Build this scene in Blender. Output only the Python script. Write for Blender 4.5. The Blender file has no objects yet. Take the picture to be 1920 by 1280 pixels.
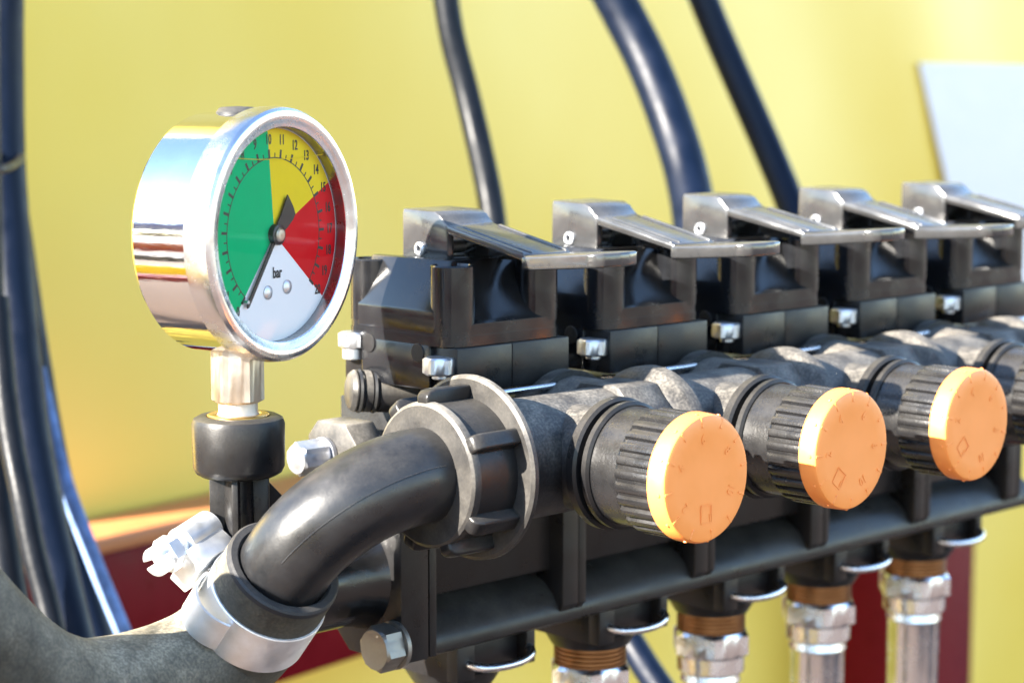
import bpy, bmesh, math, random
from mathutils import Vector, Matrix
random.seed(7)
C = bpy.context.scene.collection
SC = bpy.context.scene
S = 0.001                      # everything below is written in millimetres
R = math.radians
V = Vector

# ------------------------------------------------------------------ camera
YAW, PITCH = R(45.7487), R(6.8906)
D = V((math.cos(YAW), math.sin(YAW), 0)); RT = V((math.sin(YAW), -math.cos(YAW), 0))
FW = D * math.cos(PITCH) - V((0, 0, 1)) * math.sin(PITCH)
UP = RT.cross(FW)
CAMP = V((-365.6, -401.9, 71.4))
cam = bpy.data.cameras.new('camera'); cam_o = bpy.data.objects.new('camera', cam); C.objects.link(cam_o)
m = Matrix((RT, UP, -FW)).transposed().to_4x4(); m.translation = CAMP * S
cam_o.matrix_world = m
cam.sensor_width = 36; cam.lens = 36 * 3900 / 1920
cam.clip_start = 0.02; cam.clip_end = 2000
cam.dof.use_dof = True; cam.dof.focus_distance = 0.522; cam.dof.aperture_fstop = 15; cam.dof.aperture_blades = 9
SC.camera = cam_o

# ------------------------------------------------------------------ sky, sun, exposure
SUN = V((-1, 0.17, 0.45)).normalized()      # towards the sun: low, from the left and a little behind the row
EL = math.asin(SUN.z); AZ = math.atan2(SUN.x, SUN.y)
W = bpy.data.worlds.new('World'); SC.world = W; W.use_nodes = True
nt = W.node_tree; bg = nt.nodes['Background']
sky = nt.nodes.new('ShaderNodeTexSky'); sky.sky_type = 'NISHITA'; sky.sun_disc = False
sky.sun_elevation = EL; sky.sun_rotation = AZ; sky.air_density = 1.0; sky.dust_density = 0.2; sky.ozone_density = 2.0
nt.links.new(sky.outputs[0], bg.inputs[0]); bg.inputs[1].default_value = 0.08
sl = bpy.data.lights.new('sun', 'SUN'); sl.energy = 4.0; sl.angle = R(0.5); sl.color = (1, 0.93, 0.82)
so = bpy.data.objects.new('sun', sl); C.objects.link(so)
so.rotation_euler = (-SUN).to_track_quat('-Z', 'Y').to_euler()
SC.view_settings.view_transform = 'Standard'; SC.view_settings.look = 'None'
SC.view_settings.exposure = 3.12; SC.view_settings.gamma = 1
cy = SC.cycles; cy.use_denoising = True
try: cy.denoiser = 'OPENIMAGEDENOISE'
except Exception: pass
cy.max_bounces = 8; cy.diffuse_bounces = 4; cy.glossy_bounces = 5; cy.transparent_max_bounces = 8
cy.caustics_reflective = False; cy.caustics_refractive = False; cy.sample_clamp_indirect = 6

# ------------------------------------------------------------------ helpers
def ray(px, py): return FW + RT * ((px - 960) / 3900) - UP * ((py - 640) / 3900)
def atd(px, py, z): return CAMP + ray(px, py) * z            # used only to read places off the photograph

class B:
    """collects shapes (mm) and links them as one mesh object"""
    def __init__(s): s.bm = bmesh.new()
    def add(s, bm):
        me = bpy.data.meshes.new('tmp'); bm.to_mesh(me); bm.free(); s.bm.from_mesh(me); bpy.data.meshes.remove(me); return s
    def hull(s, pts, faces, bev=0, seg=2):
        b = bmesh.new(); vs = [b.verts.new(p) for p in pts]
        for f in faces: b.faces.new([vs[i] for i in f])
        bmesh.ops.recalc_face_normals(b, faces=b.faces[:])
        if bev: bmesh.ops.bevel(b, geom=b.edges[:] , offset=bev, segments=seg, profile=.5, affect='EDGES', clamp_overlap=True)
        return s.add(b)
    def box(s, a, c, bev=0.4, seg=2):
        (x0, y0, z0), (x1, y1, z1) = a, c
        P = [(x0,y0,z0),(x1,y0,z0),(x1,y1,z0),(x0,y1,z0),(x0,y0,z1),(x1,y0,z1),(x1,y1,z1),(x0,y1,z1)]
        return s.hull(P, [(0,3,2,1),(4,5,6,7),(0,1,5,4),(1,2,6,5),(2,3,7,6),(3,0,4,7)], bev, seg)
    def prism(s, poly, ax, lo, hi, bev=0, seg=2):
        """poly: 2-D outline; ax: axis it is drawn along"""
        mk = {'x': lambda p, t: (t, p[0], p[1]), 'y': lambda p, t: (p[0], t, p[1]), 'z': lambda p, t: (p[0], p[1], t)}[ax]
        n = len(poly); P = [mk(p, lo) for p in poly] + [mk(p, hi) for p in poly]
        F = [tuple(range(n)), tuple(range(2*n-1, n-1, -1))] + [(i, (i+1) % n, n+(i+1) % n, n+i) for i in range(n)]
        return s.hull(P, F, bev, seg)
    def lathe(s, o, d, prof, n=48, mod=None, ends=True):
        o = V(o); d = V(d).normalized(); u = d.orthogonal().normalized() if abs(d.z) > .9 else V((0,0,1)).cross(d).normalized(); w = d.cross(u)
        b = bmesh.new(); rings = []
        for t, r in prof:
            if r < 1e-6: rings.append([b.verts.new(o + d*t)]); continue
            rg = []
            for i in range(n):
                a = 2*math.pi*i/n; rr = r*(mod(i, t) if mod else 1)
                rg.append(b.verts.new(o + d*t + (u*math.cos(a) + w*math.sin(a))*rr))
            rings.append(rg)
        for A, Bq in zip(rings, rings[1:]):
            if len(A) == 1 and len(Bq) == 1: continue
            for i in range(n):
                j = (i+1) % n
                if len(A) == 1: b.faces.new((A[0], Bq[i], Bq[j]))
                elif len(Bq) == 1: b.faces.new((A[i], A[j], Bq[0]))
                else: b.faces.new((A[i], A[j], Bq[j], Bq[i]))
        if ends:
            if len(rings[0]) > 1: b.faces.new(rings[0])
            if len(rings[-1]) > 1: b.faces.new(rings[-1][::-1])
        bmesh.ops.recalc_face_normals(b, faces=b.faces[:])
        return s.add(b)
    def cyl(s, o, d, L, r, n=40, bev=.3):
        return s.lathe(o, d, [(0, r-bev), (bev, r), (L-bev, r), (L, r-bev)], n)
    def hexa(s, o, d, L, af, n=6, ch=.8, rot=0):
        """hexagonal nut or bolt head with chamfered ends; af = width across flats"""
        o = V(o); d = V(d).normalized(); u = V((0,0,1)).cross(d); u = V((1,0,0)) if u.length < .1 else u.normalized(); w = d.cross(u)
        rc = af/2/math.cos(math.pi/n); b = bmesh.new(); rings = []
        N = n*6
        for t, lim in ((0, af/2-.2), (ch*.6, rc), (L-ch*.6, rc), (L, af/2-.2)):
            rg = []
            for i in range(N):
                a = 2*math.pi*i/N; k = (a % (2*math.pi/n)) - math.pi/n
                r = min(af/2/math.cos(k), lim)
                rg.append(b.verts.new(o + d*t + (u*math.cos(a+rot) + w*math.sin(a+rot))*r))
            rings.append(rg)
        for A, Q in zip(rings, rings[1:]):
            for i in range(N): b.faces.new((A[i], A[(i+1) % N], Q[(i+1) % N], Q[i]))
        b.faces.new(rings[0]); b.faces.new(rings[-1][::-1]); bmesh.ops.recalc_face_normals(b, faces=b.faces[:])
        return s.add(b)
    def tube(s, pts, r, n=20, sub=6, flat=1.0, closed=False):
        P = smooth_path([V(p) for p in pts], sub, closed); k = len(P)
        b = bmesh.new(); rings = []; up = None
        for i, p in enumerate(P):
            t = (P[(i+1) % k] - P[i-1]) if closed else (P[min(i+1, k-1)] - P[max(i-1, 0)])
            t.normalize()
            if up is None: up = t.orthogonal().normalized()
            up = (up - t*up.dot(t)).normalized(); w = t.cross(up)
            rr = r(i/(k-1)) if callable(r) else r
            rings.append([b.verts.new(p + (up*math.cos(2*math.pi*j/n) + w*math.sin(2*math.pi*j/n)*flat)*rr) for j in range(n)])
        pairs = list(zip(rings, rings[1:])) + ([(rings[-1], rings[0])] if closed else [])
        for A, Q in pairs:
            for j in range(n): b.faces.new((A[j], A[(j+1) % n], Q[(j+1) % n], Q[j]))
        if not closed: b.faces.new(rings[0]); b.faces.new(rings[-1][::-1])
        bmesh.ops.recalc_face_normals(b, faces=b.faces[:])
        return s.add(b)
    def xf(s, M): s.bm.transform(M); return s
    def build(s, name, mat, parent=None, ang=32, **props):
        me = bpy.data.meshes.new(name)
        org = root_of(parent) if parent else V((0,0,0))
        for v in s.bm.verts: v.co = (v.co - org) * S
        s.bm.to_mesh(me); s.bm.free()
        for p in me.polygons: p.use_smooth = True
        me.set_sharp_from_angle(angle=R(ang))
        me.materials.append(mat)
        o = bpy.data.objects.new(name, me); C.objects.link(o)
        if parent: o.parent = parent
        for k, v in props.items(): o[k] = v
        return o

def root_of(o):
    while o.parent: o = o.parent
    return V(o['_o']) if '_o' in o else V(o.location) / S
def smooth_path(P, sub, closed=False):
    if sub <= 1 or len(P) < 3: return P
    out = []; n = len(P); rng = n if closed else n-1
    for i in range(rng):
        g = (lambda j: P[j % n]) if closed else (lambda j: P[min(max(j, 0), n-1)])
        a, b, c, d = g(i-1), g(i), g(i+1), g(i+2)
        for q in range(sub):
            t = q/sub
            out.append(.5*((2*b) + (c-a)*t + (2*a-5*b+4*c-d)*t*t + (3*b-a-3*c+d)*t**3))
    if not closed: out.append(P[-1])
    return out
ORIG = {}
def thing(name, label, cat, loc, group=None):
    o = bpy.data.objects.new(name, None); C.objects.link(o); o.location = V(loc) * S
    o.empty_display_size = .01
    o['label'] = label; o['category'] = cat
    if group: o['group'] = group
    return o
def tag(o, label, cat, group=None):
    o['label'] = label; o['category'] = cat
    if group: o['group'] = group
    return o
def copy_tree(o, parent=None, skip=()):
    c = o.copy(); C.objects.link(c)
    if parent: c.parent = parent
    for ch in list(o.children):
        if ch.name.split('.')[0] in skip: continue
        copy_tree(ch, c, skip)
    return c
def rrect(x0, x1, y0, y1, r, n=6):
    out = []
    for cx, cy, a0 in ((x1-r, y1-r, 0), (x0+r, y1-r, 90), (x0+r, y0+r, 180), (x1-r, y0+r, 270)):
        for i in range(n+1):
            a = R(a0 + 90*i/n); out.append((cx + r*math.cos(a), cy + r*math.sin(a)))
    return out

# ------------------------------------------------------------------ materials
def mat(name, base, rough=.4, metal=0.0, dust=0.0, dustcol=(.42,.38,.32), bump=.15, bscale=1800, var=.25, spec=.5, rvar=.12, streak=None, coat=0, dscale=60, dfine=.8):
    M = bpy.data.materials.new(name); M.use_nodes = True; N = M.node_tree.nodes; L = M.node_tree.links
    p = N['Principled BSDF']; p.inputs['Metallic'].default_value = metal
    p.inputs['Specular IOR Level'].default_value = spec; p.inputs['Coat Weight'].default_value = coat
    tc = N.new('ShaderNodeTexCoord')
    n1 = N.new('ShaderNodeTexNoise'); n1.inputs['Scale'].default_value = 90; n1.inputs['Detail'].default_value = 6; n1.inputs['Roughness'].default_value = .65
    L.new(tc.outputs['Object'], n1.inputs['Vector'])
    r1 = N.new('ShaderNodeMapRange'); r1.inputs[1].default_value = .3; r1.inputs[2].default_value = .7
    r1.inputs[3].default_value = 1-var; r1.inputs[4].default_value = 1+var; L.new(n1.outputs[0], r1.inputs[0])
    mul = N.new('ShaderNodeMix'); mul.data_type = 'RGBA'; mul.blend_type = 'MULTIPLY'; mul.inputs[0].default_value = 1
    mul.inputs[6].default_value = (*base, 1); L.new(r1.outputs[0], mul.inputs[7]); col = mul.outputs[2]
    rr = N.new('ShaderNodeMapRange'); rr.inputs[1].default_value = .3; rr.inputs[2].default_value = .7
    rr.inputs[3].default_value = max(0.02, rough-rvar); rr.inputs[4].default_value = min(1, rough+rvar); L.new(n1.outputs[0], rr.inputs[0]); ro = rr.outputs[0]
    if dust:
        ge = N.new('ShaderNodeNewGeometry'); sp = N.new('ShaderNodeSeparateXYZ'); L.new(ge.outputs['Normal'], sp.inputs[0])
        up = N.new('ShaderNodeMapRange'); up.inputs[1].default_value = -.1; up.inputs[2].default_value = .95; up.inputs[3].default_value = .11; up.inputs[4].default_value = 1
        L.new(sp.outputs[2], up.inputs[0])
        n2 = N.new('ShaderNodeTexNoise'); n2.inputs['Scale'].default_value = dscale; n2.inputs['Detail'].default_value = 8; n2.inputs['Roughness'].default_value = .64
        L.new(tc.outputs['Object'], n2.inputs['Vector'])
        r2 = N.new('ShaderNodeMapRange'); r2.inputs[1].default_value = .22; r2.inputs[2].default_value = .80; L.new(n2.outputs[0], r2.inputs[0])
        n3 = N.new('ShaderNodeTexNoise'); n3.inputs['Scale'].default_value = 1400; n3.inputs['Detail'].default_value = 2
        L.new(tc.outputs['Object'], n3.inputs['Vector'])
        r3 = N.new('ShaderNodeMapRange'); r3.inputs[1].default_value = .4; r3.inputs[2].default_value = .66; r3.inputs[3].default_value = dfine; r3.inputs[4].default_value = 1 + (1-dfine)*.5; L.new(n3.outputs[0], r3.inputs[0])
        a = N.new('ShaderNodeMath'); a.operation = 'MULTIPLY'; L.new(up.outputs[0], a.inputs[0]); L.new(r2.outputs[0], a.inputs[1])
        b = N.new('ShaderNodeMath'); b.operation = 'MULTIPLY'; L.new(a.outputs[0], b.inputs[0]); L.new(r3.outputs[0], b.inputs[1])
        c = N.new('ShaderNodeMath'); c.operation = 'MULTIPLY'; c.use_clamp = True; L.new(b.outputs[0], c.inputs[0]); c.inputs[1].default_value = dust
        mx = N.new('ShaderNodeMix'); mx.data_type = 'RGBA'; L.new(c.outputs[0], mx.inputs[0]); L.new(col, mx.inputs[6]); mx.inputs[7].default_value = (*dustcol, 1); col = mx.outputs[2]
        rm = N.new('ShaderNodeMix'); rm.data_type = 'FLOAT'; L.new(c.outputs[0], rm.inputs[0]); L.new(ro, rm.inputs[2]); rm.inputs[3].default_value = .85; ro = rm.outputs[0]
    L.new(col, p.inputs['Base Color']); L.new(ro, p.inputs['Roughness'])
    if bump:
        n4 = N.new('ShaderNodeTexNoise'); n4.inputs['Scale'].default_value = bscale; n4.inputs['Detail'].default_value = 3
        if streak:
            mp = N.new('ShaderNodeMapping'); mp.inputs['Scale'].default_value = streak; L.new(tc.outputs['Object'], mp.inputs[0]); L.new(mp.outputs[0], n4.inputs['Vector'])
        else: L.new(tc.outputs['Object'], n4.inputs['Vector'])
        bu = N.new('ShaderNodeBump'); bu.inputs['Strength'].default_value = bump; bu.inputs['Distance'].default_value = .0002
        L.new(n4.outputs[0], bu.inputs['Height']); L.new(bu.outputs[0], p.inputs['Normal'])
    return M
black = mat('black_plastic', (.006,.006,.007), .33, dust=.16, spec=.28)
dusty = mat('dusty_black_plastic', (.012,.012,.013), .38, dust=.75, dscale=110, spec=.28)
pipe_m = mat('pipe_plastic', (.006,.007,.010), .40, dust=.62, dscale=130, dfine=.6, bump=.25, spec=.28)
grip_m = mat('worn_black_plastic', (.008,.008,.009), .27, dust=.10, bump=.35, bscale=1500, spec=.55)
gloss = mat('glossy_black_plastic', (.005,.0055,.007), .18, dust=.06, bump=.08, spec=.48)
lever_m = mat('lever_grey', (.024,.024,.025), .14, dust=.25, bump=.1, spec=.8)
rubber = mat('black_rubber', (.016,.017,.02), .5, dust=.2, bump=.2, spec=.28)
oldrub = mat('weathered_rubber', (.032,.032,.027), .6, dust=1.25, dscale=150, dfine=.6, dustcol=(.42,.36,.26), bump=1.0, bscale=420, var=.7, spec=.28)
chrome = mat('polished_steel', (.80,.80,.80), .075, 1, bump=.07, bscale=160, var=.05, rvar=.03, streak=(1,1,9))
bezel_m = mat('brushed_steel', (.72,.72,.74), .24, 1, bump=.06, bscale=900, var=.06)
zinc = mat('zinc_steel', (.60,.61,.64), .44, 1, bump=.12, bscale=1200, var=.15)
clamp_m = mat('bright_zinc_plate', (.86,.87,.88), .52, 1, bump=.15, bscale=600, var=.12)
fit_m = mat('bright_fitting_steel', (.64,.65,.68), .24, 1, bump=.08, bscale=700, var=.1)
wire_m = mat('spring_wire', (.62,.62,.64), .25, 1, bump=.05, var=.1)
brass_n = mat('nickel_brass', (.52,.44,.36), .46, 1, bump=.2, bscale=900, var=.12, streak=(1,1,.15))
brass = mat('brass', (.72,.48,.18), .3, 1, bump=.1, var=.12)
copper = mat('tarnished_brass', (.30,.15,.065), .4, 1, bump=.15, var=.3)
orange = mat('orange_plastic', (.93,.295,.062), .40, bump=.05, var=.03, bscale=900)
red_m = mat('dark_red_paint', (.14,.003,.007), .35, dust=.0, bump=.05, var=.1, spec=.1)
rim_m = mat('sunlit_red_paint', (.45,.17,.06), .5, bump=.05, var=.1)  # the red beam's top face, its sunlight put into the colour
paper = mat('white_sheet', (.73,.69,.68), .5, bump=.02, var=.02)
shaded_zinc_m = mat('shaded_zinc', (.26,.25,.23), .5, 1, bump=.2, bscale=900, var=.2)  # zinc darkened in colour for the shadow on the lower bolt
dial_w = mat('dial_white', (.93,.92,.93), .4, bump=0, var=.01, spec=.05)
dial_g = mat('dial_green', (.0,.47,.17), .4, bump=0, var=.04, spec=.05)
dial_y = mat('dial_yellow', (.88,.64,.02), .4, bump=0, var=.03, spec=.05)
dial_r = mat('dial_red', (.66,.008,.014), .4, bump=0, var=.04, spec=.05)
ink = mat('black_ink', (.012,.012,.012), .4, bump=0, var=.05)
hose_m = mat('braided_hose', (.0035,.0045,.007), .42, dust=.0, bump=.5, bscale=500, var=.2, spec=.16)
hose_b = mat('dark_blue_hose', (.0015,.0045,.014), .42, dust=.0, bump=.2, var=.2, spec=.18)
ground_m = mat('ground_soil', (.115,.078,.06), .9, bump=.3, bscale=20, var=.3)
tank_m = mat('yellow_tank_plastic', (.88,.615,.105), .42, bump=.0, var=.0, rvar=.0)

N_ = tank_m.node_tree.nodes; L_ = tank_m.node_tree.links
tn = N_.new('ShaderNodeTexNoise'); tn.inputs['Scale'].default_value = 3.2; tn.inputs['Detail'].default_value = 3
tcn = N_.new('ShaderNodeTexCoord'); L_.new(tcn.outputs['Object'], tn.inputs['Vector'])
tr = N_.new('ShaderNodeMapRange'); tr.inputs[1].default_value = .35; tr.inputs[2].default_value = .68; L_.new(tn.outputs[0], tr.inputs[0])
tm = N_.new('ShaderNodeMix'); tm.data_type = 'RGBA'; L_.new(tr.outputs[0], tm.inputs[0]); tm.inputs[6].default_value = (.90,.645,.125,1); tm.inputs[7].default_value = (.82,.55,.055,1)
L_.new(tm.outputs[2], N_['Principled BSDF'].inputs['Base Color'])
def glass_mat():
    M = bpy.data.materials.new('gauge_glass'); M.use_nodes = True; N = M.node_tree.nodes; L = M.node_tree.links
    N.remove(N['Principled BSDF']); out = N['Material Output']
    t = N.new('ShaderNodeBsdfTransparent'); g = N.new('ShaderNodeBsdfGlossy'); g.inputs['Roughness'].default_value = .03
    f = N.new('ShaderNodeFresnel'); f.inputs[0].default_value = 1.22; x = N.new('ShaderNodeMixShader')
    L.new(f.outputs[0], x.inputs[0]); L.new(t.outputs[0], x.inputs[1]); L.new(g.outputs[0], x.inputs[2]); L.new(x.outputs[0], out.inputs[0])
    return M
glass = glass_mat()

# ------------------------------------------------------------------ setting: ground, tank, frame
g = B(); g.hull([(-150000,-150000,-1000),(150000,-150000,-1000),(150000,150000,-1000),(-150000,150000,-1000)], [(0,1,2,3)])
go = g.build('ground', ground_m); go['kind'] = 'structure'

# coloured bars added out of view, only to be mirrored as bands in the gauge case
refl_root = bpy.data.objects.new('reflection_bars', None); C.objects.link(refl_root); refl_root.location = V((-950,300,-995))*S; refl_root['kind'] = 'structure'
for z0, z1, x0, m_, nm in ((95,185,-960,'bl','rail'),(20,60,-955,'gy','rail'),(-40,-15,-950,'wh','rail'),(-170,-70,-955,'rd','rail'),(-300,-240,-950,'gy','rail'),(-520,-380,-940,'ye','rail'),(-640,-560,-935,'rd','rail')):
    mm = {'bl': lambda: mat('reflection_blue',(.02,.05,.25),.4,bump=0), 'gy': lambda: mat('reflection_grey',(.03,.03,.035),.5,bump=0), 'wh': lambda: mat('reflection_white',(.7,.7,.7),.5,bump=0), 'rd': lambda: mat('reflection_red',(.16,.01,.012),.4,bump=0), 'ye': lambda: mat('reflection_yellow',(.75,.5,.03),.45,bump=0)}[m_]()
    b = B(); b.box((x0-60,-900,z0),(x0,1500,z1), 4); b.build(nm, mm, refl_root)
for y in (-850, -250, 350, 950, 1450):
    b = B(); b.box((-1080,y,-995),(-1022,y+50,200), 3); b.build('upright', ink, refl_root)
A9 = R(9); TN = V((math.sin(A9), -math.cos(A9), 0)); TX = V((math.cos(A9), math.sin(A9), 0)); T0 = atd(800, 400, 1150); T0.z = 0
def tk(s, z, off=0): return T0 + TX*s + TN*off + V((0,0,z))
def tbox(b, s0, s1, z0, z1, o0, o1, bev=1):
    P = [tk(s0,z0,o0),tk(s1,z0,o0),tk(s1,z0,o1),tk(s0,z0,o1),tk(s0,z1,o0),tk(s1,z1,o0),tk(s1,z1,o1),tk(s0,z1,o1)]
    return b.hull(P, [(0,3,2,1),(4,5,6,7),(0,1,5,4),(1,2,6,5),(2,3,7,6),(3,0,4,7)], bev)
tank = thing('spray_tank', 'big glossy yellow plastic tank filling the background', 'tank', tk(400,-700,-300))
b = B()
# moulded wall: a gently uneven front sheet closed into a box
nx, nz = 70, 50; s0, s1, z0, z1 = -430, 1900, -700, 620
bm = bmesh.new(); gr = []
for i in range(nx+1):
    col = []
    for j in range(nz+1):
        s = s0+(s1-s0)*i/nx; z = z0+(z1-z0)*j/nz
        d = 4.5*math.sin(s*.011+1.1)*math.sin(z*.009+.4) + 2.5*math.sin(s*.021+z*.013)
        e = min(s-s0, s1-s, z-z0, z1-z); d -= 90*max(0, 1-e/120)**2
        col.append(bm.verts.new(tk(s, z, d)))
    gr.append(col)
for i in range(nx):
    for j in range(nz): bm.faces.new((gr[i][j], gr[i+1][j], gr[i+1][j+1], gr[i][j+1]))
edge = [gr[i][0] for i in range(nx+1)] + [gr[nx][j] for j in range(1, nz+1)] + [gr[i][nz] for i in range(nx-1, -1, -1)] + [gr[0][j] for j in range(nz-1, 0, -1)]
back = [bm.verts.new(v.co - TN*600) for v in edge]
for i in range(len(edge)): bm.faces.new((edge[i-1], edge[i], back[i], back[i-1]))
bm.faces.new(back); bmesh.ops.recalc_face_normals(bm, faces=bm.faces[:])
b.add(bm); b.build('wall', tank_m, tank, ang=60)

lab = B(); off = 9
P = [(593,92),(1000,92),(1000,-185),(753,-185)]
lab.hull([tk(s,z,off) for s,z in P] + [tk(s,z,off-1.5) for s,z in P], [(0,1,2,3),(7,6,5,4),(0,4,5,1),(1,5,6,2),(2,6,7,3),(3,7,4,0)])
lo_ = lab.build('tank_label', paper, tank); lo_['label'] = 'white slanted sheet stuck on the yellow tank'

beam = thing('frame_beam', 'dark red steel beam with lit upper lip coloured orange running below the gauge', 'beam', tk(100,-231,20))
b = B(); tbox(b, -430, 520, -218, -132, 10, 40, 2); b.build('web', red_m, beam)
b = B(); tbox(b, -430, 520, -131.6, -123.5, 10, 45, 2); b.build('lip', rim_m, beam)
post = thing('frame_post', 'dark red upright post behind the farthest hose fittings', 'post', tk(600,-700,30))
b = B(); tbox(b, 440, 585, -690, -120, 10, 70, 4); b.build('post_body', red_m, post)

# ------------------------------------------------------------------ background hoses
def bghose(name, label, pts, r, m_, cat='hose', group=None, flat=1):
    b = B().tube([atd(*p) for p in pts], r, 20, 8, flat)
    o = b.build(name, m_); tag(o, label, cat, group); return o
bghose('hose', 'thin black braided hose hanging behind the nearest lever', [(826,-80,900),(846,60,900),(874,170,900),(900,280,895),(922,390,890),(935,520,880),(940,640,860)], 5.6, hose_m)
bghose('hose', 'thick glossy black hose curving down between the two nearest levers', [(1090,-120,950),(1165,20,950),(1215,120,945),(1258,230,935),(1288,330,925),(1304,430,910),(1308,560,890)], 9.8, hose_b)
bghose('strap', 'flat dark navy strap running down the tank beside the thick hose', [(1280,-100,1000),(1340,50,1000),(1392,170,995),(1440,280,990),(1485,390,980),(1530,520,960)], 7.2, hose_b, 'strap', None, 1.0)
bghose('hose', 'dark hose crossing the yellow gap under the pipe block', [(1120,1080,800),(1170,1180,800),(1225,1270,790),(1300,1370,780)], 5.5, hose_b)
LG = 'hoses bundled at the left edge'
pale = mat('sky_sheen_hose', (.16,.25,.45), .8, bump=.4, bscale=300, var=.5, spec=.3)  # sky sheen on this hose is put into its base colour
bghose('hose', 'leftmost black hose of the bundle, cut by the picture edge', [(-34,-80,760),(-30,300,760),(-24,600,750),(-14,850,740),(8,1050,730),(46,1260,720)], 6.2, hose_m, 'hose', LG)
bghose('hose', 'thick blue-black hose of the left bundle reaching the top of the picture', [(4,-80,800),(4,150,800),(8,330,795),(26,560,785),(48,780,775),(84,980,765),(140,1220,750)], 8.4, hose_b, 'hose', LG)
bghose('hose', 'blue-black hose of the left bundle running just inside the hose coloured with sky sheen', [(-4,250,830),(22,420,825),(54,640,820),(88,840,810),(128,1020,800),(190,1240,790)], 7.4, hose_b, 'hose', LG)
bghose('hose', 'thin grey braided hose at the bottom of the left bundle', [(-6,560,735),(14,780,725),(44,940,716),(64,1040,712),(90,1140,708),(122,1290,700)], 4.2, hose_m, 'hose', LG)
bghose('hose', 'hose with its sky sheen coloured in pale blue along the outer edge of the left bundle', [(70,690,790),(86,765,790),(117,890,788),(172,1040,785),(227,1175,780),(266,1270,778)], 3.2, pale, 'hose', LG)
bghose('hose', 'black hose hidden deepest between the others of the left bundle', [(-14,300,845),(30,560,842),(70,760,838),(110,900,832),(160,1060,826),(226,1260,815)], 5.6, hose_m, 'hose', LG)
b = B().tube([atd(-26,296,755), atd(0,318,742), atd(30,306,770), atd(40,290,800), atd(10,272,815), atd(-24,280,790)], 1.6, 10, 5, 1, True)
tag(b.build('cable_tie', ink), 'black cable tie round the left hose bundle', 'cable tie')

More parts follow.
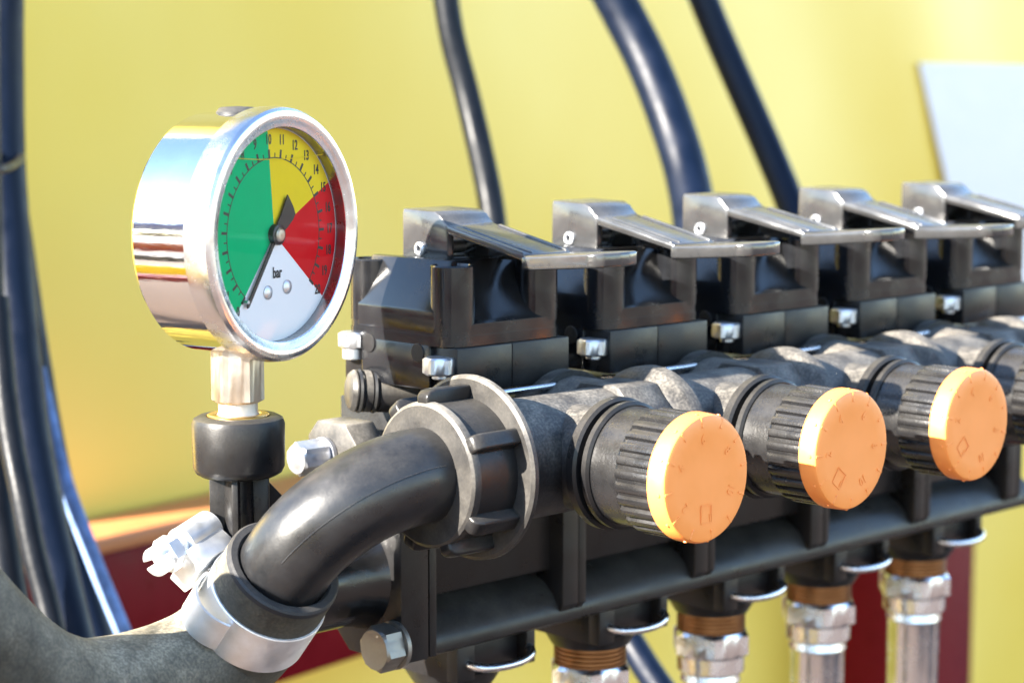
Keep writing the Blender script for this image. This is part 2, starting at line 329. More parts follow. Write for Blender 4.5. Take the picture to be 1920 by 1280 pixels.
# ------------------------------------------------------------------ section valves
VG = 'section valves in a row'
def make_valve():
    t = thing('section_valve', '', 'valve', (17.5, 14, -9), VG)
    b = B()
    b.prism(rrect(-4,39,-8,36,6), 'z', 4.9, 7.6)
    b.prism(rrect(-3.8,38.8,-7.8,35.8,5.9), 'z', 7.5, 10.5, 0)
    for px, py in ((2,-2.1),(33,-2.1),(2,30.1),(33,30.1)):
        b.lathe((px,py,9.5), (0,0,1), [(0,5.9),(16.1,5.85),(16.5,5.5),(16.5,5.0),(15.8,4.7),(15.6,0)], 36)
    for sx in (0, 1):
        poly = [(-3.9,8),(-3.9,14),(1.5,27),(4.5,27),(4.5,8)]
        if sx: poly = [(35-x, z) for x, z in poly]
        b.prism(poly, 'y', -1.6, 29.6, .5)
    b.box((4,6.5,8),(31,26,26.6), .5)
    ramp = [(-7.6,9.6),(-7.6,10.6)]
    for i in range(9):
        q = i/8; ramp.append((-7.2 + 11.0*q, 10.7 + 15.6*(q**1.3)))
    ramp += [(9,26.3),(9,9.6)]
    b.prism(ramp, 'x', 2, 33, 0)
    b.box((-3.95,.2,-7),(38.9,28,5.2), .5)
    body = b.build('body', gloss, t)
    b = B()
    for y, z in ((4.8,2.7),(24.6,3.6)): b.cyl((-4.3,y,z), (1,0,0), 1, 2.5, 24, .1)
    b.build('round_mark', black, body)
    b = B()
    b.box((-2.6,-9,-7.2),(17.25,1,4.7), .35); b.box((17.4,-9,-7.2),(38.9,1,4.7), .35)
    b.build('base_block', black, t)
    b = B(); b.box((-2.6,27.5,-7.2),(38.9,36.6,4.7), .5); b.build('base_block', black, t)
    b = B(); b.hexa((-4.3,-4.2,-2.2), (0,0,1), 4.6, 8.0, rot=R(16)); b.cyl((-4.3,-4.2,-3.4),(0,0,1),2,2.2,20)
    b.build('nut', zinc, t)
    b = B(); b.hexa((-3.2,32.0,1.6), (0,0,1), 4.4, 7.4, rot=R(16)); b.cyl((-3.2,32,-1.5),(0,0,1),3.2,3.2,20)
    b.build('nut', zinc, t)
    b = B(); b.tube([(1,-3,-9.2),(1.5,-10,-8.3),(3,-13,-7.6),(8,-13.6,-7.3),(24,-13.6,-7.3),(29,-13,-7.3),(30.5,-10,-7.9),(31,-3,-8.8)], .85, 12, 6)
    b.build('wire_clip', wire_m, t)
    # lever
    b = B(); X0, X1 = 9, 26.5
    cheek = [(25.5,25.8),(25.5,38.4),(24.6,39.3),(12.4,39.0),(10.4,38.0),(9.2,36.6),(7.3,35.2),(7.3,25.8)]
    for a, c in ((X0, X0+2.4), (X1-2.4, X1)): b.prism(cheek, 'x', a, c, .35)
    web = [(8.5,35.0),(8.5,25.9),(-15,25.9),(-19,28.2)]
    b.prism(web, 'x', X1-2.2, X1-.1, .3)
    top = [(25.4,39.35),(12.4,39.1),(10.4,38.1),(9.0,36.7),(7.2,35.45),(-21.8,29.3),(-22.4,27.4),(7.0,33.0),(9.0,34.6),(12,36.6),(25.4,37)]
    b.prism(top, 'x', X0+.1, X1-.1, .45)
    def arm(y): return 35.45 + (y-7.2)*(35.45-29.3)/29.0
    for a, c in ((9.2,10.2),(12.4,13.4),(25.3,26.3)):
        P = [(5.5,arm(5.5)-.3),(4.5,arm(4.5)+.45),(-20.5,arm(-20.5)+.45),(-21.5,arm(-21.5)-.3)]
        b.prism(P, 'x', a, c, .3)
    # thumb pad at the end of the arm
    ol = [(X0,-20.5),(X0,-25),(X0+.1,-44),(X0+.8,-46.2),(X0+2.6,-47.6),(X0+8,-48.4),(X1-6,-48.2),(X1-2.2,-47.2),(X1-.5,-45),(X1,-42),(X1,-20.5)]
    def zt(y): return 29.0 + 2.0*min(1, max(0, (-22-y)/24))**1.2
    n = len(ol)
    P = [(x, y, zt(y)-3.7) for x, y in ol] + [(x, y, zt(y)) for x, y in ol]
    b.hull(P, [tuple(range(n)), tuple(range(2*n-1, n-1, -1))] + [(i, (i+1) % n, n+(i+1) % n, n+i) for i in range(n)], .7, 3)
    lv = b.build('lever', lever_m, t)
    b = B(); b.lathe((7.9,18,28.7), (1,0,0), [(3,0),(3,1.0),(.1,1.0),(0,1.3),(.4,1.9),(19.8,1.9),(20,1.4)], 24, ends=False)
    b.build('pin', zinc, lv)
    return t
valve = make_valve()
VL = ['black section valve nearest the gauge, its lever shaded by the gauge',
      'second section valve from the gauge, its sunlit grey lever out over the first orange knob',
      'middle section valve of the row of five black valves',
      'fourth section valve from the gauge, next to last of the row',
      'farthest section valve of the row, in front of the white sheet']
PITCHX = 58
valve['label'] = VL[0]
for k in range(1, 5):
    o = copy_tree(valve); o.location.x += PITCHX*k*S; o['label'] = VL[k]
    for ch in o.children:
        if ch.name.startswith('lever'):
            da = R((0, .4, -.5, .9, .2)[k]); pv = V((0, 18-14, 28.7+9))*S
            ch.rotation_euler.x = da; ch.location = pv - Matrix.Rotation(da, 3, 'X') @ pv

# plug under the first valve
PO = atd(650,732,562); PD = V((.882,-.441,-.06)).normalized()
t = thing('pipe_plug', 'dusty plug with two black seal rings sticking out left below the nearest valve', 'plug', PO - V((0,0,6)))
b = B(); b.lathe(PO, PD, [(0,0),(.1,3.4),(.7,4.9),(1.8,5.7),(2.2,5.7),(2.4,5.1),(4.2,5.1),(4.4,5.7),(6.2,5.7),(6.4,5.1),(8.2,5.1),(8.4,5.7),(22,5.8),(22,0)],40); b.build('plug_body', dusty, t)
for q_ in (2.45, 6.45):
    b = B(); b.lathe(PO + PD*q_, PD, [(0,5),(.2,5.75),(.85,6.05),(1.5,5.75),(1.7,5)],40); b.build('seal_ring', ink, t)

# ------------------------------------------------------------------ return pipe of tees
AY, AZ_ = -30.4, -21.5
TG = 'pipe tees between the knobs'
def make_tee():
    t = thing('pipe_tee', '', 'pipe', (30, AY, AZ_-18), TG)
    b = B(); b.lathe((-12,AY,AZ_),(1,0,0),[(0,14.9),(.4,15.4),(42,15.5),(42,0)],64); b.build('pipe_wall', pipe_m, t)
    b = B()
    hexp = [(AY+17.0*math.cos(a)*1.06, AZ_+17.0*math.sin(a)*1.03) for a in [R(22.5+45*i) for i in range(8)]]
    b.prism(hexp, 'x', 28, 43, .9); b.build('socket_block', pipe_m, t)
    b = B(); b.lathe((42,AY,AZ_),(1,0,0),[(0,15.4),(.3,16.2),(3.6,19.0),(4.3,19.3),(8.2,19.3),(9.2,18.4),(9.3,13)],64); b.build('collar', pipe_m, t)
    b = B(); b.lathe((35.5,AY+5,AZ_),(0,1,0),[(0,16),(12,16),(12,17.6),(20,17.6),(20.6,16.8),(21,0)],56); b.build('rear_port', pipe_m, t)
    return t
tee = make_tee()
TL = ['dusty black pipe tee between the ring nut and the first orange knob', 'black pipe tee between the first and second orange knobs, its collar dusty',
      'black pipe tee between the second and third orange knobs', 'black pipe tee beyond the third orange knob']
tee['label'] = TL[0]
for k in range(1, 4):
    o = copy_tree(tee); o.location.x += PITCHX*k*S; o['label'] = TL[k]
b = B(); b.lathe((-15.2,AY,AZ_),(1,0,0),[(0,12),(0,18.2),(.5,18.7),(2.6,18.7),(3.1,18.2),(3.1,12)],64)
tag(b.build('gasket_ring', ink), 'thin black flange ring squeezed right behind the ribbed ring nut', 'ring')

# ------------------------------------------------------------------ knobs with orange caps
KG = 'orange capped pressure knobs'
KX = 12
def text_mesh(txt, size, sx=1.0):
    cu = bpy.data.curves.new('lettering', 'FONT'); cu.body = txt; cu.size = size; cu.align_x = 'CENTER'; cu.align_y = 'CENTER'; cu.extrude = .05 if size > 3.39 and size < 3.41 else .12; cu.offset = size*.018; cu.resolution_u = 3
    ob = bpy.data.objects.new('lettering', cu); C.objects.link(ob)
    dg = bpy.context.evaluated_depsgraph_get(); dg.update()
    me = bpy.data.meshes.new_from_object(ob.evaluated_get(dg))
    bpy.data.objects.remove(ob); bpy.data.curves.remove(cu)
    bm = bmesh.new(); bm.from_mesh(me); bpy.data.meshes.remove(me)
    for v in bm.verts: v.co.x *= sx
    return bm
def placed_text(b, txt, size, sx, o, u, v, n):
    bm = text_mesh(txt, size, sx)
    for w in bm.verts: w.co = V(o) + u*w.co.x + v*w.co.y + n*w.co.z
    return b.add(bm)
def make_knob():
    t = thing('pressure_regulator', '', 'knob', (KX, -60, AZ_-17), KG)
    o = (KX, AY, AZ_); d = (0,-1,0)
    b = B(); b.lathe(o, d, [(6,13.5),(20,13.6),(20,0)], 48); b.build('neck', pipe_m, t)
    b = B(); b.lathe(o, d, [(19.6,12),(19.6,16.2),(20,16.8),(22.2,16.8),(22.8,16.0),(22.8,13.6),(24.2,13.6),(24.2,15.5),(24.6,16.1),(26,16.1),(26.5,15.3),(26.5,12)], 64); b.build('collar', black, t)
    b = B(); b.lathe(o, d, [(26.3,14.9),(34.6,14.7),(35,14.2),(35,0)], 64); b.build('sleeve', grip_m, t)
    b = B(); NR = 28
    def rib(i, tt):
        q = (i % 8)/8; return 1.0 + (.0 if tt < 0 else (-.045 if q < .26 else .018*math.sin(math.pi*(q-.25)/.75)))
    b.lathe(o, d, [(34.6,14.2),(35.0,15.2),(36.0,15.45),(46,15.3),(47,15.2)], NR*8, rib); b.build('grip', grip_m, t, ang=24)
    b = B(); b.lathe(o, d, [(45.6,13),(45.6,15.5),(46.2,15.9),(50.2,15.75),(50.9,15.3),(51.2,14.3),(51.05,11),(50.9,5),(50.9,0)], 72); cap = b.build('cap', orange, t)
    return t, cap
knob, cap = make_knob()
def cap_marks(capo, rot, x0, first):
    """raised ticks and figures moulded on the cap face"""
    u, v, n = V((1,0,0)), V((0,0,1)), V((0,-1,0)); c = V((x0, AY-51.15, AZ_))
    b = B()
    for k in range(12):
        a = R(rot + 30*k); e = u*math.cos(a) + v*math.sin(a); f = n.cross(e)
        p0 = c + e*12.7 - n*.25; p1 = c + e*15.2 - n*.55
        w = .32
        b.hull([p0-f*w, p0+f*w, p1+f*w, p1-f*w, p0-f*w+n*.5, p0+f*w+n*.5, p1+f*w+n*.55, p1-f*w+n*.55], [(0,3,2,1),(4,5,6,7),(0,1,5,4),(1,2,6,5),(2,3,7,6),(3,0,4,7)], .12, 1)
        b.cyl(c + e*15.55 - n*1.6, e, .55, .45, 8, .1)
    b.build('scale_ticks', orange, capo)
    b = B()
    for k, tx in enumerate(['2','4','6','8','10','1']):
        a = R(180 + rot - 60*k)*1.0
        e = u*math.cos(a) + v*math.sin(a); up = e; rt = up.cross(n)*-1
        placed_text(b, tx, 3.4, .85, c + e*9.8 - n*.02, -rt, up, n)
    a = R(180+rot+52); e = u*math.cos(a) + v*math.sin(a); f = n.cross(e); q = c + e*8.6
    for s_ in (-1.9, 1.9): 
        p = q + f*s_; b.hull([p-e*2.2-f*.15, p+e*2.2-f*.15, p+e*2.2+f*.15, p-e*2.2+f*.15, p-e*2.2-f*.15+n*.07, p+e*2.2-f*.15+n*.07, p+e*2.2+f*.15+n*.07, p-e*2.2+f*.15+n*.07], [(0,3,2,1),(4,5,6,7),(0,1,5,4),(1,2,6,5),(2,3,7,6),(3,0,4,7)])
    for s_ in (-2.2, 2.2):
        p = q + e*s_; b.hull([p-f*1.9-e*.15, p+f*1.9-e*.15, p+f*1.9+e*.15, p-f*1.9+e*.15, p-f*1.9-e*.15+n*.07, p+f*1.9-e*.15+n*.07, p+f*1.9+e*.15+n*.07, p-f*1.9+e*.15+n*.07], [(0,3,2,1),(4,5,6,7),(0,1,5,4),(1,2,6,5),(2,3,7,6),(3,0,4,7)])
    b.build('raised_figures', orange, capo)
KL = ['black ribbed knob with orange cap, largest and nearest the gauge', 'second orange capped knob from the gauge, its cap edge half in sun',
      'third orange capped knob, farthest of the fully visible caps', 'ribbed black knob cut by the right picture edge']
knob['label'] = KL[0]
for k in range(1, 4):
    o = copy_tree(knob); o.location.x += PITCHX*k*S; o['label'] = KL[k]
    co = [c for c in o.children if c.name.startswith('cap')][0]
    cap_marks(co, (0, 0, -14, 20)[k], KX + PITCHX*k, 0)
cap_marks(cap, 38, KX, 0)

# ------------------------------------------------------------------ ribbed ring nut, elbow, hose, clamp
nut = thing('ring_nut', 'black ribbed ring nut with dusty flange joining the elbow to the pipe', 'nut', (-25, AY, AZ_-23))
b = B(); b.lathe((-33.6,AY,AZ_),(1,0,0),[(1.6,12.6),(1.6,17.5),(15.5,17.7),(15.5,12.6)],64); b.build('nut_body', black, nut)
b = B(); b.lathe((-33.6,AY,AZ_),(1,0,0),[(0,12.6),(0,17.0),(.5,17.8),(1.2,18.0),(2.4,18.0),(2.7,17.6)],64); b.build('end_ring', dusty, nut)
b = B(); b.lathe((-18.9,AY,AZ_),(1,0,0),[(0,12),(0,22.2),(.6,23.1),(1.7,23.2),(2.3,22.7),(2.3,12)],72); b.build('flange', dusty, nut)
for a in (129, 93, 30, -33, -68, -110, -150, 168):
    e = V((0,-math.cos(R(a)),math.sin(R(a)))); f = V((1,0,0)).cross(e); c = V((0,AY,AZ_))
    b = B(); 
    prof = [(-33.2,15.5),(-33.2,19.4),(-32.2,20.5),(-30.5,20.9),(-18.5,20.9),(-18.5,15.5)]
    w = 2.1; n_ = len(prof)
    P = [c + V((x,0,0)) + e*r - f*w for x, r in prof] + [c + V((x,0,0)) + e*r + f*w for x, r in prof]
    b.hull(P, [tuple(range(n_)), tuple(range(2*n_-1, n_-1, -1))] + [(i, (i+1) % n_, n_+(i+1) % n_, n_+i) for i in range(n_)], .8, 3)
    b.build('rib', black, nut)

AX = V((0,.66,-.75)).normalized()
EP = [V((-20,AY,AZ_))]
for i in range(8):
    q = R(90*i/7); EP.append(V((-36-26*math.sin(q), AY, AZ_)) + AX*26*(1-math.cos(q)))
EP += [EP[-1]+AX*6, EP[-1]+AX*14]
b = B().tube(EP, lambda t: 11.8-.5*t, 48, 4)
elb = thing('hose_elbow', 'smooth black plastic elbow bending from the ring nut down into the grey hose', 'elbow', (-55,AY,-40))
b.build('elbow_tube', mat('elbow_plastic', (.006,.0065,.008), .33, dust=.10, bump=.12, spec=.5, dscale=140), elb)
sp = smooth_path([V(p) for p in EP], 4)
P = []
for i in range(4, 30, 2):
    tg = (sp[i+1]-sp[i-1]).normalized(); bn = V((-1,0,0)).cross(AX).normalized(); outw = tg.cross(bn); outw = outw if outw.dot(V((-1,0,0)) - AX) > 0 else -outw
    nr = bn if bn.dot(V((0,-1,0))) > 0 else -bn
    rr = 11.8-.5*i/(len(sp)-1); P.append(sp[i] + (outw*math.cos(R(28)) + nr*math.sin(R(28)))*(rr-.02))
b = B().tube(P, .17, 8, 3); b.build('seam', grip_m, elb)

O0 = V((-62,AY,AZ_)) + AX*29
HP = [O0, O0+AX*8, O0+AX*16, O0+AX*23+V((-.3,0,0)), V((-64.5,7.5,-65)), V((-70.5,10,-69.3)), V((-79,11,-71.6)), V((-88.3,10.5,-72.2)), V((-98,8.5,-71.6)), V((-107.6,8,-70.4)), V((-116,7,-67)), V((-123.2,6,-62.5)), V((-132.3,5,-54.3)), V((-142,4,-43.4)), V((-151,3,-31.6)), V((-160,2,-18))]
def hose_shell(pts, ro, ri, sub=8):
    Pp = smooth_path([V(p) for p in pts], sub); k = len(Pp); bm = bmesh.new(); rings = []; up = V((0,1,0)); n = 48
    def ring(i, r, sh=0):
        t = (Pp[min(i+1,k-1)]-Pp[max(i-1,0)]).normalized(); u = (up - t*up.dot(t)).normalized(); w = t.cross(u)
        return [bm.verts.new(Pp[i] + t*sh + (u*math.cos(2*math.pi*j/n)+w*math.sin(2*math.pi*j/n))*r) for j in range(n)]
    rings.append(ring(6, ri)); rings.append(ring(0, ri, .3)); rings.append(ring(0, ri+.4, 0)); rings.append(ring(0, ro-.5, 0)); rings.append(ring(0, ro, .6))
    for i in range(1, k): rings.append(ring(i, ro))
    for A, Q in zip(rings, rings[1:]):
        for j in range(n): bm.faces.new((A[j],A[(j+1)%n],Q[(j+1)%n],Q[j]))
    bm.faces.new(rings[-1][::-1]); bmesh.ops.recalc_face_normals(bm, faces=bm.faces[:])
    return bm
b = B().add(hose_shell(HP, 14.5, 11.6)); hose = b.build('rubber_hose', oldrub, ang=50)
tag(hose, 'thick weathered grey rubber hose bending up at the lower left corner', 'hose')
b = B(); b.lathe(O0 - AX*.9, AX, [(2,11.7),(.4,11.8),(0,12.3),(0,13.9),(.5,14.4),(1.6,14.55),(1.6,14)], 64, ends=False); b.build('hose_lip', rubber, hose)
# clamp
cc = O0 + AX*15; ax = AX
clamp = thing('hose_clamp', 'shiny zinc worm screw clamp round the grey hose end', 'clamp', cc - V((0,0,14)))
b = B(); b.lathe(cc - ax*6.4, ax, [(0,14),(0,14.9),(.3,15.1),(12.5,15.1),(12.8,14.9),(12.8,14)], 72); b.build('band', clamp_m, clamp)
up = V((0,.75,.66)).normalized()
sd = V((-1,0,0))        # along the screw, away from the camera
rad = (up*.94 + sd*.34).normalized(); scd = (sd*.94 - up*.34).normalized()
hc = cc + rad*22.6 + sd*2.5 - ax*3
b = B(); 
for k in range(-5, 6):
    a = R(k*5 + 2); e = rad*math.cos(a) - scd*math.sin(a); f = ax
    p = cc + e*15.15
    tdir = e.cross(ax)
    b.hull([p-f*3+tdir*.35-ax*.6, p+f*3+tdir*.35+ax*.6, p+f*3-tdir*.35+ax*.6, p-f*3-tdir*.35-ax*.6, p-f*3+tdir*.2+e*.35, p+f*3+tdir*.2+e*.35, p+f*3-tdir*.2+e*.35, p-f*3-tdir*.2+e*.35], [(0,3,2,1),(4,5,6,7),(0,1,5,4),(1,2,6,5),(2,3,7,6),(3,0,4,7)])
b.build('band_thread', wire_m, clamp)
b = B(); b.lathe(hc - scd*8, scd, [(0,3.9),(.3,4.4),(11.5,4.4),(11.9,3.9),(11.9,3.2),(0,3.2)], 36)
b.build('screw_housing', clamp_m, clamp)
b = B(); 
P = [hc - scd*7 - rad*8.2 - ax*3.5, hc + scd*7 - rad*8.2 - ax*3.5, hc + scd*7 - rad*8.2 + ax*7.5, hc - scd*7 - rad*8.2 + ax*7.5]
b.hull(P + [p + rad*5.4 + (p - hc).cross(scd).normalized()*0 for p in P], [(0,3,2,1),(4,5,6,7),(0,1,5,4),(1,2,6,5),(2,3,7,6),(3,0,4,7)], .4); b.build('saddle', clamp_m, clamp)
b = B()
b.lathe(hc - scd*6, scd, [(0,3),(14,3),(14,0)], 24)
b.hexa(hc + scd*6.4, scd, 4.2, 7.8, ch=.5)
ex = (rad*.5 + ax*.87).normalized(); ey = scd.cross(ex)
for sg in (-1, 1):
    o_ = hc + scd*10.5; P = []
    for q in range(9):
        a = math.acos(.22) * (1-q/4); P.append(o_ + ey*sg*3.7*math.cos(a) + ex*3.7*math.sin(a))
    n_ = len(P); b.hull(P + [p + scd*3.4 for p in P], [tuple(range(n_)), tuple(range(2*n_-1, n_-1, -1))] + [(i, (i+1) % n_, n_+(i+1) % n_, n_+i) for i in range(n_)], .35)
b.build('screw', clamp_m, clamp)
b = B()   # loose band tail standing off the hose
prof = []
for k in range(15):
    a = R(-30 - 4.5*k); e = rad*math.cos(a) + scd*math.sin(a)*-1*-1
    rr = 15.3 + 3.2*math.sin(math.pi*k/14)
    prof.append(cc + (rad*math.cos(a) + scd*math.sin(-a))*rr)
nP = len(prof); vs = [p - ax*4.6 for p in prof] + [p + ax*4.6 for p in prof]
ce = [ (p-cc).normalized()*.7 for p in prof]
vs += [p - ax*4.6 + q for p, q in zip(prof, ce)] + [p + ax*4.6 + q for p, q in zip(prof, ce)]
F = []
for i in range(nP-1):
    F += [(i,i+1,nP+i+1,nP+i),(2*nP+i,3*nP+i,3*nP+i+1,2*nP+i+1),(i,2*nP+i,2*nP+i+1,i+1),(nP+i,nP+i+1,3*nP+i+1,3*nP+i)]
F += [(0,nP,3*nP,2*nP),(nP-1,3*nP-1,4*nP-1,2*nP-1)]
b.hull(vs, F); b.build('band_tail', clamp_m, clamp)

# ------------------------------------------------------------------ lower manifold
man = thing('manifold', 'long black plastic manifold with upright ribs under the knobs', 'manifold', (150, 20, -82))
b = B(); b.prism([(24,-67.5),(20,-68.6),(15.5,-70.6),(12,-73.6),(9.9,-77),(9.2,-79.5),(9.4,-81.2),(10.4,-82),(24,-82)], 'x', 5.1, 305); b.build('rail', black, man, ang=40)
b = B(); b.box((5.1,13.5,-66.5),(305,20,-15), .7); b.build('wall_panel', black, man)
b = B(); b.box((5,23.5,-81),(305,48,-14), .5); b.build('web', black, man)
for k in range(0, 6):
    x = 54.3 + PITCHX*k - (0 if k < 5 else 0)
    if k == 5: continue
    for a, c in ((x, x+6.4), (x+6.5, x+9.6)):
        b = B(); b.prism([(8.0,-76.5),(8.0,-30),(19,-30),(19,-81.5),(12,-81.2)], 'x', a, c, .35); b.build('rib', black, man)
b = B(); b.prism([(8,-81.8),(8,-40),(14,-32),(40,-32),(46,-40),(46,-66),(34,-78),(30,-81.8)], 'x', -7.6, 2.3, .5); b.build('end_plate', black, man)
b = B(); b.prism([(8.1,-81.6),(8.1,-40),(46,-40),(46,-81.6)], 'x', 2.7, 5.3, .3); b.build('end_plate', black, man)
b = B(); b.lathe((-46,27,-60),(1,0,0),[(0,11),(.6,12.6),(2,13.2),(31,13.2),(36,13.8),(38.6,15)],56)
b.box((-62,8,-52),(-44,32,-42),1.5); b.build('end_boss', gloss, man)
b = B(); b.hexa((-15.5,10.2,-76.4),(1,0,0),6.6,11.2,ch=1.1,rot=R(12)); b.lathe((-9,10.2,-76.4),(1,0,0),[(0,3),(0,6.6),(1.3,6.6),(1.3,3)],40); b.build('bolt', shaded_zinc_m, man)
# lug and bolt at the top of the end plate
lug = B(); lug.prism([(18,-38),(18,-23),(23,-17.5),(35,-17.5),(39,-22),(39,-38)], 'x', -14, -4, .6); lug.build('lug', dusty, man)
b = B(); b.hexa((-24.5,31,-26.6),(1,0,0),9,8.2,ch=.9,rot=R(20)); b.lathe((-15.4,31,-26.6),(1,0,0),[(0,3),(0,5),(1.2,5),(1.2,3)],36); b.build('bolt', zinc, man)

# ------------------------------------------------------------------ outlet fittings
OG = 'hose fittings under the manifold'
def make_outlet():
    x, y = 35, 34
    t = thing('outlet_fitting', '', 'fitting', (x, y, -170), OG)
    b = B(); b.box((x-15,20,-94.5),(x+15.8,48,-82.3), .5); b.box((x-15,15.8,-94.3),(x-8.2,20.6,-82.5), .5); b.box((x+12.4,15.8,-93.6),(x+15.9,20.6,-82.5), .5)
    b.lathe((x,y,-94.3),(0,0,-1),[(0,15),(4.6,12.2),(4.6,0)],32); b.build('clip_socket', black, t)
    b = B(); b.tube([(x-11,22,-89),(x-10.6,16,-89.4),(x-8,11.8,-90),(x-2,10.2,-90.3),(x+5,10.4,-90.2),(x+11,12.6,-89.6),(x+13.6,16.2,-88.8),(x+14,22,-88.4)], 1.25, 14, 6)
    b.build('wire_clip', wire_m, t)
    b = B(); pr = []
    z = -98.7
    pr = [(98.7,10.4)]
    for k in range(5): pr += [(99.1+k*1.35,11.4),(99.5+k*1.35,11.4),(99.85+k*1.35,10.5),(100.2+k*1.35,10.5)]
    pr += [(107,10.4)]
    b.lathe((x,y,0),(0,0,-1),pr,40); b.build('thread', copper, t, ang=20)
    b = B(); b.hexa((x,y,-105.2),(0,0,-1),8.4,23.6,ch=1.8,rot=R(14)); b.lathe((x,y,-113.4),(0,0,-1),[(0,11.2),(5.4,11.2),(6.2,10.4),(6.2,0)],40); b.build('hex_nut', fit_m, t)
    b = B(); b.lathe((x,y,-119.4),(0,0,-1),[(0,8.8),(.2,9.4),(3,10),(4,9.4),(60,8.9),(60,0)],36,lambda i,t_: 1-.02*(i%6==0)); b.build('ferrule', fit_m, t)
    return t
out0 = make_outlet()
OL = ['nearest hose fitting, its clip beside the large hex bolt, cut by the lower picture edge', 'second steel hose fitting from the bolt, brass thread showing under its clip',
      'middle hose fitting of the five under the manifold', 'fourth hose fitting from the bolt, beside the dark red post', 'farthest hose fitting, in front of the dark red post']
out0['label'] = OL[0]
for k in range(1, 5):
    o = copy_tree(out0); o.location.x += PITCHX*k*S; o['label'] = OL[k]

# ------------------------------------------------------------------ gauge on its socket
GA = R(15.5); n = V((math.sin(GA), -math.cos(GA), 0)); u = V((math.cos(GA), math.sin(GA), 0)); v = V((0,0,1))
G = V((-47.0, 4.5, 35.8))
SX, SY = -51.2, 20.4
gauge = thing('pressure_gauge', 'round chromed pressure gauge with green, yellow and red dial', 'gauge', (SX, SY, -9))
b = B(); b.lathe(G, n, [(-25.5,0),(-25.5,27.5),(-25,29.2),(-24,30.0),(-8.2,30.2),(-7.6,29.6)], 128); b.build('case', chrome, gauge, ang=25)
b = B(); b.lathe(G, n, [(-7.9,29.5),(-7.9,30.8),(-7.2,31.5),(-3,31.6),(-1.0,31.3),(-.15,30.6),(.1,29.7),(0,28.9),(-.3,28.2),(-.6,27.4),(-.8,26.7),(-1.0,26.5),(-1.3,26.5)], 128, ends=False); b.build('bezel', bezel_m, gauge, ang=25)
b = B(); b.lathe(G, n, [(-1.1,26.6),(-4.4,26.6)], 96, ends=False); b.build('inner_wall', mat('inner_steel', (.35,.35,.36), .3, 1, bump=0, var=.02), gauge)
b = B(); bm = bmesh.new(); q = [bm.verts.new(G - n*1.2 + (u*math.cos(2*math.pi*i/96) + v*math.sin(2*math.pi*i/96))*26.6) for i in range(96)]
f = bm.faces.new(q); f.normal_update()
if f.normal.dot(n) < 0: f.normal_flip()
b.add(bm); b.build('glass', glass, gauge)
DT = -4.2
b = B(); b.lathe(G, n, [(DT-.6,0),(DT-.6,26.55),(DT,26.55),(DT,0)], 96); dial = b.build('dial', dial_w, gauge)
dc = G + n*DT
def pol(a, r, h=0): return dc + (u*math.cos(R(a)) + v*math.sin(R(a)))*r + n*h
def sector(a0, a1, r0, r1, h, name, m_, par):
    k = max(2, int(abs(a1-a0)/3)); b = B()
    P = [pol(a0+(a1-a0)*i/k, r1, h) for i in range(k+1)]
    Q = [pol(a0+(a1-a0)*i/k, r0, h) for i in range(k+1)] if r0 > .01 else [pol(0, 0, h)]
    top = P + Q[::-1]; nn = len(top); bot = [p - n*(h-.01) for p in top]
    b.hull(top + bot, [tuple(range(nn)), tuple(range(2*nn-1, nn-1, -1))] + [(i, (i+1) % nn, nn+(i+1) % nn, nn+i) for i in range(nn)])
    return b.build(name, m_, par)
AV = lambda q: 229.9 - 13.5*q
sector(AV(0), AV(10), 0, 26.3, .06, 'green_sector', dial_g, dial)
sector(AV(10), AV(15), 0, 26.3, .06, 'yellow_sector', dial_y, dial)
sector(AV(15), AV(20), 0, 26.3, .06, 'red_sector', dial_r, dial)
sector(AV(0), AV(20), 18.85, 19.12, .10, 'scale_arc', ink, dial)
b = B()
for k in range(0, 41):
    a = AV(k*.5); L_ = 2.1 if k % 2 == 0 else 1.2; w = .36 if k % 2 == 0 else .17
    e = u*math.cos(R(a)) + v*math.sin(R(a)); f = n.cross(e)
    p0 = dc + e*19.0 + n*.11; p1 = dc + e*(19.0+L_) + n*.11
    Pq = [p0-f*w, p0+f*w, p1+f*w, p1-f*w]
    b.hull(Pq + [p - n*.06 for p in Pq], [(0,1,2,3),(7,6,5,4),(0,4,5,1),(1,5,6,2),(2,6,7,3),(3,7,4,0)])
b.build('scale_ticks', ink, dial)
for k in range(0, 21):
    a = AV(k); b = B(); placed_text(b, str(k), 3.5, .70, pol(a, 23.5, .15), u, v, n*.3); b.build('numeral', ink, dial)
b = B(); placed_text(b, 'bar', 3.9, .72, dc + u*.9 - v*9.6 + n*.15, u, v, n*.3); b.build('unit_lettering', ink, dial)
for sx_, sy_ in ((-3.0,-14.2),(5.0,-13.4)):
    b = B(); b.lathe(dc + u*sx_ + v*sy_, n, [(0,1.75),(.25,1.75),(.6,1.2),(.75,0)], 24); b.build('dial_screw', zinc, dial)
b = B(); b.cyl(pol(231, 20.2, 0), n, 1.6, .45, 12, .1); b.build('stop_pin', zinc, dial)
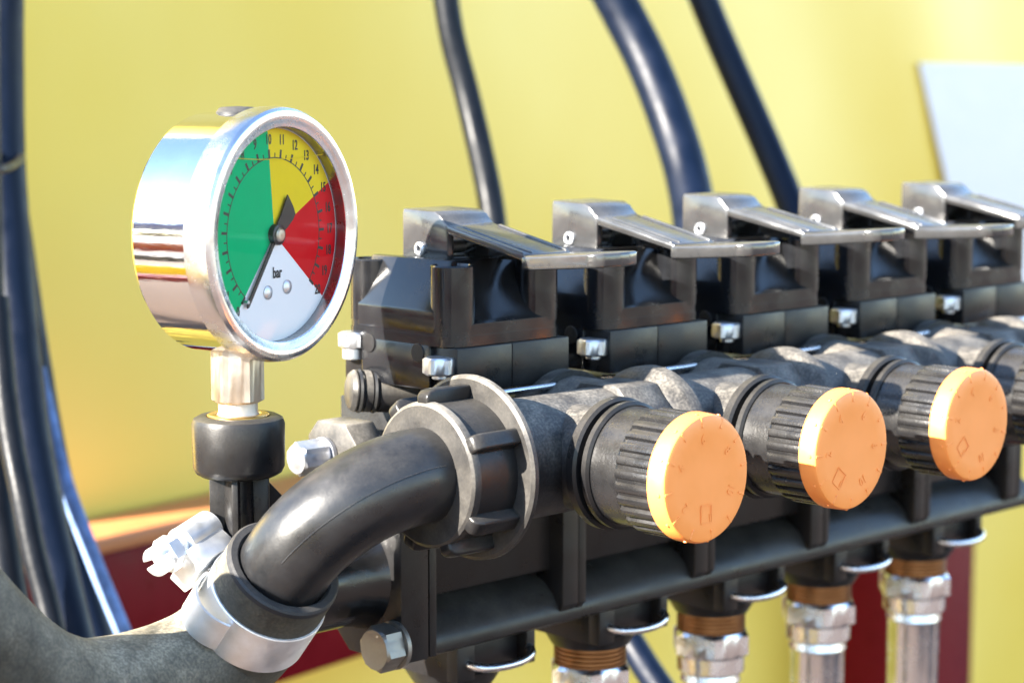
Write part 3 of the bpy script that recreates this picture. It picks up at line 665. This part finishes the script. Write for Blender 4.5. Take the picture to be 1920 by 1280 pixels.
# pointer
b = B(); h = .7
def plate(pts, th=.35): 
    P = [pol(a, r, h) for a, r in pts]; nn = len(P)
    b.hull(P + [p + n*th for p in P], [tuple(range(nn)), tuple(range(2*nn-1, nn-1, -1))] + [(i, (i+1) % nn, nn+(i+1) % nn, nn+i) for i in range(nn)])
plate([(234-20, 1.6), (234-1.3, 20.8), (234+.3, 21.3), (234+1.4, 20.8), (234+20, 1.6)])
plate([(10,2.4),(20,4.4),(27,7.4),(32,9.0),(44,9.5),(57,10.1),(65,10.7),(66,8.4),(71,5),(95,2.4)])
b.lathe(dc + n*.1, n, [(0,2.6),(1.5,2.6),(1.6,2.4),(1.6,0)], 32)
ptr = b.build('pointer', ink, gauge)
b = B(); b.lathe(dc + n*1.5, n, [(0,1.75),(.5,1.75),(.9,1.3),(1.05,0)], 28); b.lathe(dc + n*2.4, n, [(0,.4),(.2,.3),(.2,0)], 12); b.build('pointer_hub', brass_n, ptr)
# meniscus of the filling liquid
b = B(); hl = 18.9; hw = math.sqrt(26.3**2-hl**2)
b.tube([dc + n*2.2 - u*hw + v*(hl+.5), dc + n*2.2 - u*hw*.5 + v*(hl-.05), dc + n*2.2 + v*(hl-.2), dc + n*2.2 + u*hw*.5 + v*(hl-.05), dc + n*2.2 + u*hw + v*(hl+.5)], .085, 8, 5)
b.build('liquid_line', dial_y, gauge)
# filler plug, stem
q = G - n*15
b = B(); b.lathe(V((q.x,q.y,G.z+29.2)), (0,0,1), [(0,5.4),(1.0,5.3),(1.9,4.6),(2.2,3.8),(2.4,0)], 36); b.build('filler_plug', rubber, gauge)
b = B(); b.hexa((SX,SY,-7.0),(0,0,1),15.5,11.6,ch=.9,rot=R(20)); b.lathe((SX,SY,-10.6),(0,0,1),[(0,5.6),(1.2,5.0),(3.8,5.0)],36)
b.box((SX-5,SY-5,8),(SX+5,SY+5,9.6), .4); b.build('hex_stem', brass_n, gauge)
sock = thing('gauge_socket', 'black round socket on a finned post holding up the pressure gauge', 'socket', (SX, SY, -48))
b = B(); b.lathe((SX,SY,-25.8),(0,0,1),[(0,9.6),(.8,10.9),(2.2,11.6),(13.2,11.8),(14.6,11.3),(15.3,10.0),(15.3,8.2),(14.9,8.0),(14.9,0)],56); b.build('socket_cup', black, sock)
b = B(); b.lathe((SX,SY,-11.2),(0,0,1),[(0,7.9),(.9,7.9),(1.2,7.5),(1.2,5.9),(.6,5.6),(.6,0)],40); b.build('brass_insert', brass, sock)
b = B(); b.lathe((SX,SY,-49),(0,0,1),[(0,4.0),(24,3.7)],32)
for k in range(4):
    a = R(-45.7 + 90*k); e = V((math.cos(a), math.sin(a), 0)); f = V((-e.y, e.x, 0)); c0 = V((SX,SY,0))
    P = [c0+e*3-f*.8, c0+e*7.6-f*.8, c0+e*7.6+f*.8, c0+e*3+f*.8]
    b.hull([p+V((0,0,-49)) for p in P] + [p+V((0,0,-25.5)) for p in P], [(0,3,2,1),(4,5,6,7),(0,1,5,4),(1,2,6,5),(2,3,7,6),(3,0,4,7)], .25)
b.build('finned_post', black, sock)
b = B(); b.prism([(-49,-27),(-43,-27),(-30,-40),(-30,-55),(-49,-55)], 'y', 21, 27, .5); b.build('gusset', black, sock)

# the gauge and its socket stand a little nearer and are a little smaller than drawn above
for o_, p_ in ((gauge, (-59.1, 9.8, -7.0)), (sock, (-59.1, 9.8, -45.0))):
    o_.location = V(p_)*S; o_.scale = (.975,)*3
